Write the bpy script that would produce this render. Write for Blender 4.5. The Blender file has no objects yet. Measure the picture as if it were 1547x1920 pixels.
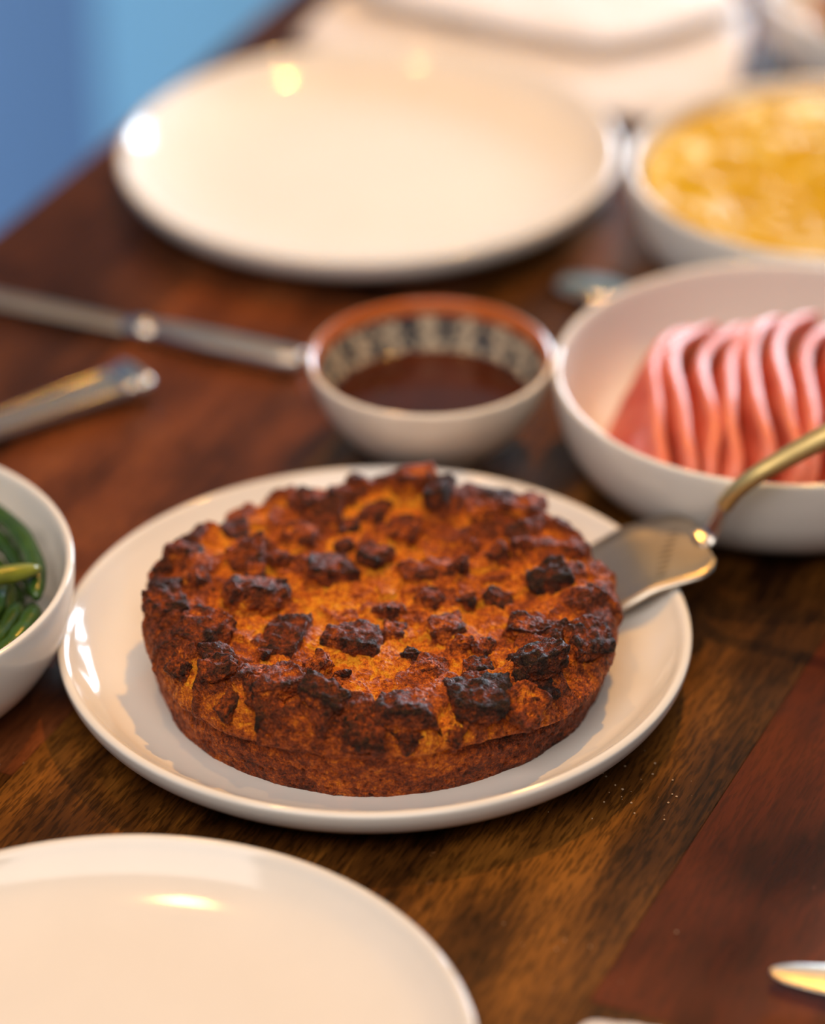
import bpy, bmesh, math, random
import numpy as np
from mathutils import Matrix, Vector

# ------------------------------------------------------------------ camera
TZ = 0.75                                  # height of the table top
sc = bpy.context.scene
COL = sc.collection
PITCH, ROLL = 0.5509209, -0.0155822
c_, s_ = math.cos(PITCH), math.sin(PITCH)
fw = Vector((0, c_, -s_)); rt = Vector((1, 0, 0)); up = Vector((0, s_, c_))
cr_, sr_ = math.cos(ROLL), math.sin(ROLL)
R1 = cr_ * rt + sr_ * up
U1 = cr_ * up - sr_ * rt
cam_d = bpy.data.cameras.new('camera')
cam = bpy.data.objects.new('camera', cam_d); COL.objects.link(cam)
CAMLOC = Vector((0.0166, -1.2438, 0.8451 + TZ))
cam.matrix_world = Matrix(((R1.x, U1.x, -fw.x, CAMLOC.x), (R1.y, U1.y, -fw.y, CAMLOC.y),
                           (R1.z, U1.z, -fw.z, CAMLOC.z), (0, 0, 0, 1)))
cam_d.sensor_fit = 'VERTICAL'; cam_d.sensor_height = 36.0; cam_d.sensor_width = 29.0
cam_d.lens = 6623.0 / 1920 * 36
cam_d.clip_start = 0.05; cam_d.clip_end = 30
cam_d.dof.use_dof = True
cam_d.dof.focus_distance = (Vector((0.0, -0.066, 0.042 + TZ)) - CAMLOC).dot(fw)
cam_d.dof.aperture_fstop = 2.5
cam_d.dof.aperture_blades = 0
sc.camera = cam

# ------------------------------------------------------------------ world, lights, exposure
sc.view_settings.view_transform = 'Standard'
sc.view_settings.look = 'None'
sc.view_settings.gamma = 1.0
sc.view_settings.use_curve_mapping = False
sc.view_settings.exposure = 0.0
W = bpy.data.worlds.new('world'); sc.world = W; W.use_nodes = True
bg = W.node_tree.nodes['Background']
bg.inputs[0].default_value = (0.95, 0.93, 0.92, 1); bg.inputs[1].default_value = 0.12

AX = math.radians(25.3)                    # the table and the room are turned by this much
NX, NY = math.cos(AX), -math.sin(AX)       # unit vector across the table (local x)
LX, LY = math.sin(AX), math.cos(AX)        # unit vector along the table (local y)
def tl(off, al, z=0.0):                    # table-local -> world
    return Vector((off * NX + al * LX, off * NY + al * LY, TZ + z))

def area(name, loc, target, sx, sy, power, col):
    d = bpy.data.lights.new(name, 'AREA'); d.shape = 'RECTANGLE'; d.size = sx; d.size_y = sy
    d.energy = power; d.color = col
    o = bpy.data.objects.new(name, d); COL.objects.link(o); o.location = loc
    o.rotation_euler = (Vector(target) - Vector(loc)).to_track_quat('-Z', 'Y').to_euler(); return o
def bulb(name, loc, power, col, rad):
    d = bpy.data.lights.new(name, 'POINT'); d.energy = power; d.color = col; d.shadow_soft_size = rad
    o = bpy.data.objects.new(name, d); COL.objects.link(o); o.location = loc; return o
# daylight behind the window of the back wall
area('window_daylight', tl(0.05, 1.33, 0.23), tl(0.0, 0.2, 0.03), 0.56, 0.30, 18.0, (0.70, 0.85, 1.0))
# added fill lights, one overhead and one washing the blue walls below table height
area('ceiling_bounce_fill', (-0.25, -1.15, TZ + 1.9), (0.0, 0.1, TZ), 2.2, 1.4, 42.0, (1.0, 0.89, 0.80))  # added soft fill, stands in for light bounced off an unseen ceiling
area('wall_wash_fill', tl(0.95, 0.15, -0.42), tl(-0.55, 1.25, -0.42), 0.6, 0.5, 33.0, (0.85, 0.92, 1.0))  # added to brighten the walls, no opening on this side
# warm ceiling lamps over the far side of the table
bulb('ceiling_bulb', (0.46, 1.02, TZ + 1.85), 104.0, (1.0, 0.46, 0.07), 0.035)
bulb('ceiling_bulb', (-0.34, 0.40, TZ + 1.55), 15.0, (1.0, 0.50, 0.15), 0.03)

# ------------------------------------------------------------------ helpers
def mk(name, verts, faces, mat=None, parent=None, smooth=True):
    me = bpy.data.meshes.new(name)
    me.from_pydata([tuple(v) for v in verts], [], [tuple(f) for f in faces])
    me.update()
    if smooth: me.polygons.foreach_set('use_smooth', [True] * len(me.polygons))
    if mat: me.materials.append(mat)
    o = bpy.data.objects.new(name, me); COL.objects.link(o)
    if parent: o.parent = parent
    return o
def mknp(name, V, Q, mat=None, parent=None):
    me = bpy.data.meshes.new(name)
    n = len(V); f = len(Q)
    me.vertices.add(n); me.vertices.foreach_set('co', np.asarray(V, np.float32).ravel())
    me.loops.add(f * 4); me.loops.foreach_set('vertex_index', np.asarray(Q, np.int32).ravel())
    me.polygons.add(f)
    me.polygons.foreach_set('loop_start', np.arange(0, 4 * f, 4, dtype=np.int32))
    me.polygons.foreach_set('use_smooth', np.ones(f, dtype=bool))
    me.update(calc_edges=True); me.validate()
    if mat: me.materials.append(mat)
    o = bpy.data.objects.new(name, me); COL.objects.link(o)
    if parent: o.parent = parent
    return o
def attr(o, name, vals):
    a = o.data.attributes.new(name, 'FLOAT', 'POINT'); a.data.foreach_set('value', np.asarray(vals, np.float32))
def tag(o, label=None, cat=None, group=None, kind=None):
    if label: o['label'] = label
    if cat: o['category'] = cat
    if group: o['group'] = group
    if kind: o['kind'] = kind
    return o
def empty(name, loc=(0, 0, 0), rz=0.0):
    o = bpy.data.objects.new(name, None); COL.objects.link(o); o.location = loc; o.rotation_euler = (0, 0, rz)
    o.empty_display_size = 0.02
    return o
def smooth_profile(pts, n=6):
    """Catmull-Rom through (r, z) points."""
    P = [np.array(p, float) for p in pts]; out = []
    for i in range(len(P) - 1):
        p0 = P[max(i - 1, 0)]; p1 = P[i]; p2 = P[i + 1]; p3 = P[min(i + 2, len(P) - 1)]
        for k in range(n):
            t = k / n
            out.append(0.5 * ((2 * p1) + (-p0 + p2) * t + (2 * p0 - 5 * p1 + 4 * p2 - p3) * t * t + (-p0 + 3 * p1 - 3 * p2 + p3) * t ** 3))
    out.append(P[-1])
    for o in out: o[0] = max(o[0], 0.0)
    return out
def lathe(name, prof, mat, parent=None, n=128):
    """Closed solid of revolution; first and last profile points lie on the axis."""
    V = [(0, 0, prof[0][1])]; F = []
    rings = prof[1:-1]
    for r, z in rings:
        for k in range(n):
            a = 2 * math.pi * k / n; V.append((r * math.cos(a), r * math.sin(a), z))
    V.append((0, 0, prof[-1][1])); last = len(V) - 1
    for k in range(n):
        F.append((0, 1 + k, 1 + (k + 1) % n))
        b = 1 + (len(rings) - 1) * n
        F.append((last, b + (k + 1) % n, b + k))
    for i in range(len(rings) - 1):
        a = 1 + i * n; b = a + n
        for k in range(n):
            F.append((a + k, b + k, b + (k + 1) % n, a + (k + 1) % n))
    o = mk(name, V, F, mat, parent)
    bm = bmesh.new(); bm.from_mesh(o.data); bmesh.ops.recalc_face_normals(bm, faces=bm.faces); bm.to_mesh(o.data); bm.free()
    return o
def sweep(name, pts, secs, mat, parent=None, nseg=16, upv=(0, 0, 1), power=2.0):
    """Tube along pts; secs = (half width, half thickness) per point; rounded section, closed ends."""
    V = []; F = []; n = len(pts); P = [Vector(p) for p in pts]; U = Vector(upv)
    for i in range(n):
        t = (P[min(i + 1, n - 1)] - P[max(i - 1, 0)]).normalized()
        s = t.cross(U).normalized(); u = s.cross(t).normalized()
        for k in range(nseg):
            a = 2 * math.pi * k / nseg; ca, sa = math.cos(a), math.sin(a)
            cx = math.copysign(abs(ca) ** (2 / power), ca); cy = math.copysign(abs(sa) ** (2 / power), sa)
            V.append(P[i] + s * cx * secs[i][0] + u * cy * secs[i][1])
    for i in range(n - 1):
        for k in range(nseg):
            a = i * nseg + k; b = i * nseg + (k + 1) % nseg
            F.append((a, b, b + nseg, a + nseg))
    F.append(tuple(range(nseg))[::-1]); F.append(tuple((n - 1) * nseg + k for k in range(nseg)))
    o = mk(name, V, F, mat, parent)
    bm = bmesh.new(); bm.from_mesh(o.data); bmesh.ops.recalc_face_normals(bm, faces=bm.faces); bm.to_mesh(o.data); bm.free()
    return o
def bezier_pts(ctrl, n):
    P = smooth_profile3(ctrl, n); return P
def smooth_profile3(pts, n=6):
    P = [Vector(p) for p in pts]; out = []
    for i in range(len(P) - 1):
        p0 = P[max(i - 1, 0)]; p1 = P[i]; p2 = P[i + 1]; p3 = P[min(i + 2, len(P) - 1)]
        for k in range(n):
            t = k / n
            out.append(0.5 * ((2 * p1) + (-p0 + p2) * t + (2 * p0 - 5 * p1 + 4 * p2 - p3) * t * t + (-p0 + 3 * p1 - 3 * p2 + p3) * t ** 3))
    out.append(P[-1]); return out
def rbox(name, sx, sy, sz, mat, parent=None, bev=0.0005, loc=(0, 0, 0), seg=1):
    bm = bmesh.new(); bmesh.ops.create_cube(bm, size=1.0)
    for v in bm.verts: v.co = Vector((v.co.x * sx, v.co.y * sy, v.co.z * sz))
    if bev > 0: bmesh.ops.bevel(bm, geom=list(bm.edges), offset=bev, segments=seg, affect='EDGES')
    me = bpy.data.meshes.new(name); bm.to_mesh(me); bm.free()
    if mat: me.materials.append(mat)
    o = bpy.data.objects.new(name, me); COL.objects.link(o); o.location = loc
    if parent: o.parent = parent
    return o

# numpy gradient noise
_rng = np.random.RandomState(7)
_perm = np.concatenate([_rng.permutation(256)] * 2).astype(np.int64)
_g = _rng.randn(256, 3); _g /= np.linalg.norm(_g, axis=1)[:, None]
def pnoise(P):
    P = np.asarray(P, float); I = np.floor(P).astype(np.int64); f = P - I; I &= 255
    u = f * f * f * (f * (f * 6 - 15) + 10)
    def gr(dx, dy, dz):
        h = _perm[(_perm[(_perm[(I[:, 0] + dx) & 255] + I[:, 1] + dy) & 255] + I[:, 2] + dz) & 255]
        return (_g[h] * (f - np.array([dx, dy, dz]))).sum(1)
    x00 = gr(0, 0, 0) * (1 - u[:, 0]) + gr(1, 0, 0) * u[:, 0]; x10 = gr(0, 1, 0) * (1 - u[:, 0]) + gr(1, 1, 0) * u[:, 0]
    x01 = gr(0, 0, 1) * (1 - u[:, 0]) + gr(1, 0, 1) * u[:, 0]; x11 = gr(0, 1, 1) * (1 - u[:, 0]) + gr(1, 1, 1) * u[:, 0]
    y0 = x00 * (1 - u[:, 1]) + x10 * u[:, 1]; y1 = x01 * (1 - u[:, 1]) + x11 * u[:, 1]
    return (y0 * (1 - u[:, 2]) + y1 * u[:, 2]) * 1.5
def fbm(P, o=3, g=0.5):
    s = 0; a = 1
    for k in range(o): s = s + a * pnoise(P * 2 ** k + 17.3 * k); a *= g
    return s
def sstep(a, b, x):
    t = np.clip((x - a) / (b - a), 0, 1); return t * t * (3 - 2 * t)

# ------------------------------------------------------------------ materials
def newmat(name):
    m = bpy.data.materials.new(name); m.use_nodes = True
    nt = m.node_tree; b = nt.nodes['Principled BSDF']; return m, nt, b
def node(nt, typ, **kw):
    n = nt.nodes.new(typ)
    for k, v in kw.items():
        if k == 'inp':
            for i, x in v.items(): n.inputs[i].default_value = x
        else: setattr(n, k, v)
    return n
def ramp(nt, stops, interp='LINEAR'):
    n = nt.nodes.new('ShaderNodeValToRGB'); e = n.color_ramp.elements; n.color_ramp.interpolation = interp
    while len(e) > 1: e.remove(e[-1])
    e[0].position = stops[0][0]; e[0].color = (*stops[0][1], 1)
    for p, c in stops[1:]:
        k = e.new(p); k.color = (*c, 1)
    return n
def noise(nt, vec, scale, detail=3.0, rough=0.55):
    n = node(nt, 'ShaderNodeTexNoise', inp={'Scale': scale, 'Detail': detail, 'Roughness': rough})
    nt.links.new(vec, n.inputs['Vector']); return n
def math_(nt, op, a, b=None, clamp=False):
    n = node(nt, 'ShaderNodeMath', operation=op); n.use_clamp = clamp
    for i, x in enumerate((a, b)):
        if x is None: continue
        if isinstance(x, (int, float)): n.inputs[i].default_value = x
        else: nt.links.new(x, n.inputs[i])
    return n.outputs[0]
def bump(nt, b, h, strength, dist):
    n = node(nt, 'ShaderNodeBump', inp={'Strength': strength, 'Distance': dist})
    nt.links.new(h, n.inputs['Height']); nt.links.new(n.outputs[0], b.inputs['Normal']); return n
def plain(name, col, rough=0.4, metal=0.0, spec=0.5, coat=0.0, var=0.0, vscale=40, bumpamt=0.0, bscale=300):
    m, nt, b = newmat(name)
    b.inputs['Base Color'].default_value = (*col, 1); b.inputs['Roughness'].default_value = rough
    b.inputs['Metallic'].default_value = metal; b.inputs['Specular IOR Level'].default_value = spec
    b.inputs['Coat Weight'].default_value = coat; b.inputs['Coat Roughness'].default_value = 0.05
    tc = node(nt, 'ShaderNodeTexCoord')
    if var > 0:
        n = noise(nt, tc.outputs['Object'], vscale)
        r = ramp(nt, [(0.3, tuple(x * (1 - var) for x in col)), (0.7, tuple(min(1, x * (1 + var)) for x in col))])
        nt.links.new(n.outputs[0], r.inputs[0]); nt.links.new(r.outputs[0], b.inputs['Base Color'])
    if bumpamt > 0:
        n2 = noise(nt, tc.outputs['Object'], bscale); bump(nt, b, n2.outputs[0], 1.0, bumpamt)
    return m

M = {}
M['ceramic'] = plain('white_glazed_ceramic', (0.77, 0.735, 0.68), 0.09, spec=0.5, var=0.015, vscale=25)
M['sauce_ext'] = plain('cream_glaze', (0.80, 0.73, 0.63), 0.18, var=0.05, vscale=60)
M['silver'] = plain('brushed_steel', (0.66, 0.62, 0.57), 0.28, metal=1.0, var=0.05, vscale=80)
M['silver_polished'] = plain('polished_silver', (0.74, 0.69, 0.62), 0.20, metal=1.0, var=0.03, vscale=80)
M['silver_satin'] = plain('satin_steel', (0.50, 0.45, 0.38), 0.38, metal=1.0, var=0.06, vscale=60)
M['engrave'] = plain('engraved_lines', (0.06, 0.05, 0.045), 0.5, metal=0.6)
M['gold'] = plain('gold_plate', (0.98, 0.72, 0.30), 0.40, metal=1.0, var=0.05, vscale=60)
M['gold_pale'] = plain('pale_gold_plate', (0.86, 0.72, 0.45), 0.22, metal=1.0)
M['napkin'] = plain('white_linen', (0.66, 0.62, 0.60), 0.85, spec=0.2, var=0.03, vscale=60, bumpamt=0.0003, bscale=900)
M['sauce'] = plain('brown_gravy', (0.055, 0.013, 0.004), 0.12, spec=0.25, var=0.3, vscale=30)
M['juice'] = plain('ham_juice', (0.50, 0.16, 0.05), 0.10, var=0.2, vscale=30)
M['crumb'] = plain('pale_crumb', (0.42, 0.28, 0.17), 0.8)
M['apron'] = plain('dark_stained_wood', (0.045, 0.018, 0.009), 0.45, var=0.3, vscale=12)
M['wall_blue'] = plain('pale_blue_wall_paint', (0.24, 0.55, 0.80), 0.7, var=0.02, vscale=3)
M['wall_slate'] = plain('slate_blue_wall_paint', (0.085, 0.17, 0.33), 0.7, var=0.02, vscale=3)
M['floor'] = plain('dark_floor', (0.10, 0.07, 0.05), 0.5, var=0.2, vscale=5)
M['window_white'] = plain('white_window_paint', (0.75, 0.75, 0.75), 0.4)
M['nugget'] = plain('browned_meat', (0.33, 0.12, 0.035), 0.35, var=0.45, vscale=90, bumpamt=0.0015, bscale=300)
M['bean'] = plain('green_bean_skin', (0.030, 0.075, 0.010), 0.25, var=0.45, vscale=45, bumpamt=0.0004, bscale=250)
M['bean_pale'] = plain('pale_green_bean_skin', (0.20, 0.22, 0.02), 0.28, var=0.45, vscale=45, bumpamt=0.0004, bscale=250)

def wood(name, dark, mid, light, grain=1.0):
    m, nt, b = newmat(name)
    tc = node(nt, 'ShaderNodeTexCoord'); oi = node(nt, 'ShaderNodeObjectInfo')
    off = math_(nt, 'MULTIPLY', oi.outputs['Random'], 37.0)
    add = node(nt, 'ShaderNodeVectorMath', operation='ADD'); nt.links.new(tc.outputs['Object'], add.inputs[0])
    cmb = node(nt, 'ShaderNodeCombineXYZ')
    for i in range(3): nt.links.new(off, cmb.inputs[i])
    nt.links.new(cmb.outputs[0], add.inputs[1])
    def mp(sx, sy):
        n = node(nt, 'ShaderNodeMapping'); n.inputs['Scale'].default_value = (sx, sy, 30); nt.links.new(add.outputs[0], n.inputs[0]); return n.outputs[0]
    g1 = noise(nt, mp(46, 9), 1.0, 4, 0.6)          # broad figure
    g2 = noise(nt, mp(420, 30), 1.0, 3, 0.6)        # grain streaks
    g3 = noise(nt, mp(900, 110), 1.0, 2, 0.5)       # pores
    g4 = noise(nt, mp(14, 10), 1.0, 2, 0.5)         # blotches
    a = math_(nt, 'MULTIPLY', g1.outputs[0], 0.54); a2 = math_(nt, 'MULTIPLY', g2.outputs[0], 0.30 * grain)
    a4 = math_(nt, 'MULTIPLY', g4.outputs[0], 0.65)
    s = math_(nt, 'ADD', math_(nt, 'ADD', a, a2), a4)
    s = math_(nt, 'SUBTRACT', s, 0.245 + 0.15 * (grain - 1) )
    r = ramp(nt, [(0.33, dark), (0.50, mid), (0.68, light)]); nt.links.new(s, r.inputs[0])
    pr = ramp(nt, [(0.40, (0.25, 0.25, 0.25)), (0.50, (1, 1, 1))]); nt.links.new(g3.outputs[0], pr.inputs[0])
    mx = node(nt, 'ShaderNodeMix', data_type='RGBA', blend_type='MULTIPLY'); mx.inputs[0].default_value = 0.75 * grain
    nt.links.new(r.outputs[0], mx.inputs[6]); nt.links.new(pr.outputs[0], mx.inputs[7])
    # pale rubbed specks and fine scratches
    sp = noise(nt, mp(160, 120), 1.0, 4, 0.65)
    spr = ramp(nt, [(0.70, (0, 0, 0)), (0.78, (1, 1, 1))]); nt.links.new(sp.outputs[0], spr.inputs[0])
    mx2 = node(nt, 'ShaderNodeMix', data_type='RGBA'); nt.links.new(math_(nt, 'MULTIPLY', spr.outputs[0], 0.5), mx2.inputs[0])
    nt.links.new(mx.outputs[2], mx2.inputs[6]); mx2.inputs[7].default_value = (*[min(1, 1.6 * x + 0.05) for x in light], 1)
    nt.links.new(mx2.outputs[2], b.inputs['Base Color'])
    rr = ramp(nt, [(0.3, (0.27,) * 3), (0.7, (0.42,) * 3)]); nt.links.new(g4.outputs[0], rr.inputs[0]); nt.links.new(rr.outputs[0], b.inputs['Roughness'])
    b.inputs['Specular IOR Level'].default_value = 0.14
    bump(nt, b, g3.outputs[0], 0.3, 0.0002)
    return m
M['wood_gold'] = wood('golden_brown_wood', (0.014, 0.0045, 0.0015), (0.075, 0.026, 0.0045), (0.22, 0.080, 0.011), 1.0)
M['wood_red'] = wood('red_brown_wood', (0.022, 0.003, 0.001), (0.070, 0.010, 0.002), (0.120, 0.021, 0.004), 0.5)
M['wood_brown'] = wood('dark_brown_wood', (0.018, 0.006, 0.003), (0.062, 0.020, 0.008), (0.13, 0.042, 0.014), 0.8)
M['wood_orange'] = wood('orange_brown_wood', (0.05, 0.014, 0.005), (0.145, 0.040, 0.012), (0.22, 0.068, 0.020), 0.6)

def crust_mat():
    m, nt, b = newmat('baked_bread_crust')
    tc = node(nt, 'ShaderNodeTexCoord'); at = node(nt, 'ShaderNodeAttribute', attribute_name='char')
    n1 = noise(nt, tc.outputs['Object'], 260, 4, 0.65)
    n2 = noise(nt, tc.outputs['Object'], 1500, 3, 0.6)
    n3 = noise(nt, tc.outputs['Object'], 70, 3, 0.6)
    v = math_(nt, 'ADD', at.outputs['Fac'], math_(nt, 'MULTIPLY', math_(nt, 'SUBTRACT', n1.outputs[0], 0.5), 0.95))
    n4 = noise(nt, tc.outputs['Object'], 620, 3, 0.7)
    v = math_(nt, 'ADD', v, math_(nt, 'MULTIPLY', math_(nt, 'SUBTRACT', n4.outputs[0], 0.5), 0.85))
    v = math_(nt, 'ADD', v, math_(nt, 'MULTIPLY', math_(nt, 'SUBTRACT', n2.outputs[0], 0.5), 0.55))
    v = math_(nt, 'ADD', v, math_(nt, 'MULTIPLY', math_(nt, 'SUBTRACT', n3.outputs[0], 0.5), 0.35), clamp=True)
    r = ramp(nt, [(0.0, (0.90, 0.38, 0.020)), (0.16, (0.78, 0.215, 0.010)), (0.34, (0.47, 0.095, 0.008)), (0.52, (0.225, 0.040, 0.007)),
                  (0.70, (0.100, 0.020, 0.006)), (0.88, (0.038, 0.011, 0.005)), (1.0, (0.016, 0.007, 0.004))])
    nt.links.new(v, r.inputs[0]); nt.links.new(r.outputs[0], b.inputs['Base Color'])
    rr = ramp(nt, [(0.3, (0.30,) * 3), (0.65, (0.62,) * 3)]); nt.links.new(n1.outputs[0], rr.inputs[0]); nt.links.new(rr.outputs[0], b.inputs['Roughness'])
    b.inputs['Specular IOR Level'].default_value = 0.28
    b.inputs['Subsurface Weight'].default_value = 0.12; b.inputs['Subsurface Radius'].default_value = (1.0, 0.35, 0.08); b.inputs['Subsurface Scale'].default_value = 0.003
    # crumb structure: pores and grit
    vo = node(nt, 'ShaderNodeTexVoronoi', inp={'Scale': 700.0}); nt.links.new(tc.outputs['Object'], vo.inputs['Vector'])
    h = math_(nt, 'ADD', math_(nt, 'MULTIPLY', n2.outputs[0], 0.8), math_(nt, 'MULTIPLY', vo.outputs['Distance'], 0.7))
    h = math_(nt, 'ADD', h, math_(nt, 'MULTIPLY', n1.outputs[0], 1.2))
    h = math_(nt, 'ADD', h, math_(nt, 'MULTIPLY', n4.outputs[0], 1.1))
    bump(nt, b, h, 1.0, 0.0014)
    return m
M['crust'] = crust_mat()

def ham_mat():
    m, nt, b = newmat('pink_ham')
    tc = node(nt, 'ShaderNodeTexCoord')
    mpn = node(nt, 'ShaderNodeMapping'); mpn.inputs['Scale'].default_value = (1, 1, 1); nt.links.new(tc.outputs['Object'], mpn.inputs[0])
    n = noise(nt, mpn.outputs[0], 45, 4, 0.6)
    r = ramp(nt, [(0.30, (0.40, 0.026, 0.012)), (0.50, (0.54, 0.065, 0.032)), (0.72, (0.68, 0.15, 0.09))]); nt.links.new(n.outputs[0], r.inputs[0])
    at = node(nt, 'ShaderNodeAttribute', attribute_name='rind')
    mx = node(nt, 'ShaderNodeMix', data_type='RGBA'); nt.links.new(at.outputs['Fac'], mx.inputs[0]); nt.links.new(r.outputs[0], mx.inputs[6])
    mx.inputs[7].default_value = (0.70, 0.19, 0.115, 1)
    nt.links.new(mx.outputs[2], b.inputs['Base Color'])
    b.inputs['Roughness'].default_value = 0.40; b.inputs['Subsurface Weight'].default_value = 0.15; b.inputs['Subsurface Scale'].default_value = 0.003
    b.inputs['Subsurface Radius'].default_value = (1, .3, .2)
    bump(nt, b, n.outputs[0], 0.6, 0.002)
    return m
M['ham'] = ham_mat()
def mash_mat():
    m, nt, b = newmat('buttered_mash')
    tc = node(nt, 'ShaderNodeTexCoord'); at = node(nt, 'ShaderNodeAttribute', attribute_name='butter')
    n = noise(nt, tc.outputs['Object'], 60, 3, 0.6)
    s = math_(nt, 'ADD', at.outputs['Fac'], math_(nt, 'MULTIPLY', math_(nt, 'SUBTRACT', n.outputs[0], 0.5), 0.3), clamp=True)
    r = ramp(nt, [(0.0, (0.50, 0.29, 0.010)), (0.45, (0.62, 0.40, 0.006)), (0.75, (0.78, 0.57, 0.12)), (1.0, (0.82, 0.74, 0.45))]); nt.links.new(s, r.inputs[0])
    nt.links.new(r.outputs[0], b.inputs['Base Color']); b.inputs['Roughness'].default_value = 0.5; b.inputs['Specular IOR Level'].default_value = 0.25
    bump(nt, b, n.outputs[0], 0.5, 0.001)
    return m
M['mash'] = mash_mat()
def deco_mat():
    """inside of the sauce bowl: terracotta lip, then a painted band of dark petals on cream"""
    m, nt, b = newmat('painted_inner_glaze')
    tc = node(nt, 'ShaderNodeTexCoord'); sx = node(nt, 'ShaderNodeSeparateXYZ'); nt.links.new(tc.outputs['Object'], sx.inputs[0])
    ang = math_(nt, 'ARCTAN2', sx.outputs[1], sx.outputs[0])
    w = math_(nt, 'SINE', math_(nt, 'MULTIPLY', ang, 17.0)); w2 = math_(nt, 'SINE', math_(nt, 'MULTIPLY', sx.outputs[2], 900.0))
    nz = noise(nt, tc.outputs['Object'], 230, 3, 0.6)
    p = math_(nt, 'ADD', math_(nt, 'MULTIPLY', w, 0.20), math_(nt, 'MULTIPLY', w2, 0.16))
    p = math_(nt, 'ADD', p, math_(nt, 'MULTIPLY', nz.outputs[0], 2.6)); p = math_(nt, 'SUBTRACT', p, 0.95, clamp=True)
    pr = ramp(nt, [(0.22, (0.02, 0.03, 0.045)), (0.55, (0.58, 0.47, 0.33))])
    nt.links.new(p, pr.inputs[0])
    zr = ramp(nt, [(0.0, (0, 0, 0)), (0.5, (1, 1, 1))], 'LINEAR')
    zz = math_(nt, 'MULTIPLY', math_(nt, 'SUBTRACT', sx.outputs[2], 0.0425), 1500.0, clamp=True)
    mx = node(nt, 'ShaderNodeMix', data_type='RGBA'); nt.links.new(zz, mx.inputs[0]); nt.links.new(pr.outputs[0], mx.inputs[6])
    mx.inputs[7].default_value = (0.50, 0.12, 0.025, 1)
    nt.links.new(mx.outputs[2], b.inputs['Base Color']); b.inputs['Roughness'].default_value = 0.15
    return m
M['deco'] = deco_mat()

# ------------------------------------------------------------------ the room
def wallbox(name, c, sx, sy, sz, mat):
    o = rbox(name, sx, sy, sz, mat, bev=0); o.location = c; o.rotation_euler = (0, 0, -AX); tag(o, kind='structure'); return o
fl = wallbox('floor', tl(0.6, -0.4, -TZ - 0.02), 3.2, 3.4, 0.04, M['floor'])
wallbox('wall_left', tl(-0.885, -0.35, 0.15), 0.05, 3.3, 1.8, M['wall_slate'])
# back wall around the window opening (z 0.05..0.41 above the table)
bw = empty('wall_back', tl(0.0, 1.252 + 0.03, 0), -AX); tag(bw, kind='structure')
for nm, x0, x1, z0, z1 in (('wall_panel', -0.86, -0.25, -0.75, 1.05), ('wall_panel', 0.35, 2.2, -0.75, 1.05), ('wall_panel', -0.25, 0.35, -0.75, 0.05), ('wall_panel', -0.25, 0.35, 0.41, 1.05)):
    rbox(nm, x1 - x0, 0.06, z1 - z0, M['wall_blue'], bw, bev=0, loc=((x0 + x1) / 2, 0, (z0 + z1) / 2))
wd = empty('window_1', tl(0.05, 1.282, 0.23), -AX); tag(wd, kind='structure')
for nm, sx, sz, x, z in (('window_frame', 0.03, 0.36, -0.285, 0), ('window_frame', 0.03, 0.36, 0.285, 0), ('window_frame', 0.54, 0.03, 0, -0.165), ('window_frame', 0.54, 0.03, 0, 0.165), ('mullion', 0.06, 0.30, 0, 0)):
    rbox(nm, sx, 0.04, sz, M['window_white'], wd, bev=0.002, loc=(x, 0, z))

# ------------------------------------------------------------------ the table
tb = empty('dining_table', (0, 0, 0), -AX)
tag(tb, 'dark stained wooden dining table of wide mixed brown planks under all the dishes', 'table')
rnd = random.Random(4)
edges = [-0.36, -0.24, -0.105, 0.03, 0.165, 0.30, 0.435, 0.57]
cuts = {0: [-0.9, -0.35, 0.25, 0.72, 1.15], 1: [-0.9, -0.126, 0.30, 0.80, 1.15], 2: [-0.9, -0.42, 0.45, 1.15], 3: [-0.9, -0.46, 0.38, 1.15],
        4: [-0.9, -0.163, 0.31, 0.75, 1.15], 5: [-0.9, -0.36, 0.15, 0.62, 1.15], 6: [-0.9, -0.2, 0.4, 1.15]}
mats = {0: ['wood_brown', 'wood_brown', 'wood_brown', 'wood_brown'], 1: ['wood_gold', 'wood_orange', 'wood_brown', 'wood_brown'],
        2: ['wood_brown', 'wood_gold', 'wood_brown'], 3: ['wood_gold', 'wood_gold', 'wood_brown'],
        4: ['wood_gold', 'wood_red', 'wood_red', 'wood_brown'], 5: ['wood_red', 'wood_brown', 'wood_red', 'wood_brown'], 6: ['wood_brown', 'wood_red', 'wood_brown']}
for i in range(7):
    for j in range(len(cuts[i]) - 1):
        a0, a1 = cuts[i][j], cuts[i][j + 1]; w = edges[i + 1] - edges[i]
        rbox('plank', w - 0.0001, a1 - a0 - 0.0001, 0.028, M[mats[i][j]], tb, bev=0.00025, loc=((edges[i] + edges[i + 1]) / 2, (a0 + a1) / 2, TZ - 0.014 - rnd.uniform(0, 0.00015)), seg=2)
for nm, sx, sy, x, y in (('apron', 0.022, 1.8, -0.30, 0.12), ('apron', 0.022, 1.8, 0.51, 0.12), ('apron', 0.79, 0.022, 0.105, -0.80), ('apron', 0.79, 0.022, 0.105, 1.04)):
    rbox(nm, sx, sy, 0.09, M['apron'], tb, bev=0.001, loc=(x, y, TZ - 0.028 - 0.0455))
for x in (-0.30, 0.51):
    for y in (-0.80, 1.04):
        rbox('leg', 0.07, 0.07, TZ - 0.0285, M['apron'], tb, bev=0.004, loc=(x, y, (TZ - 0.0285) / 2))

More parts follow.
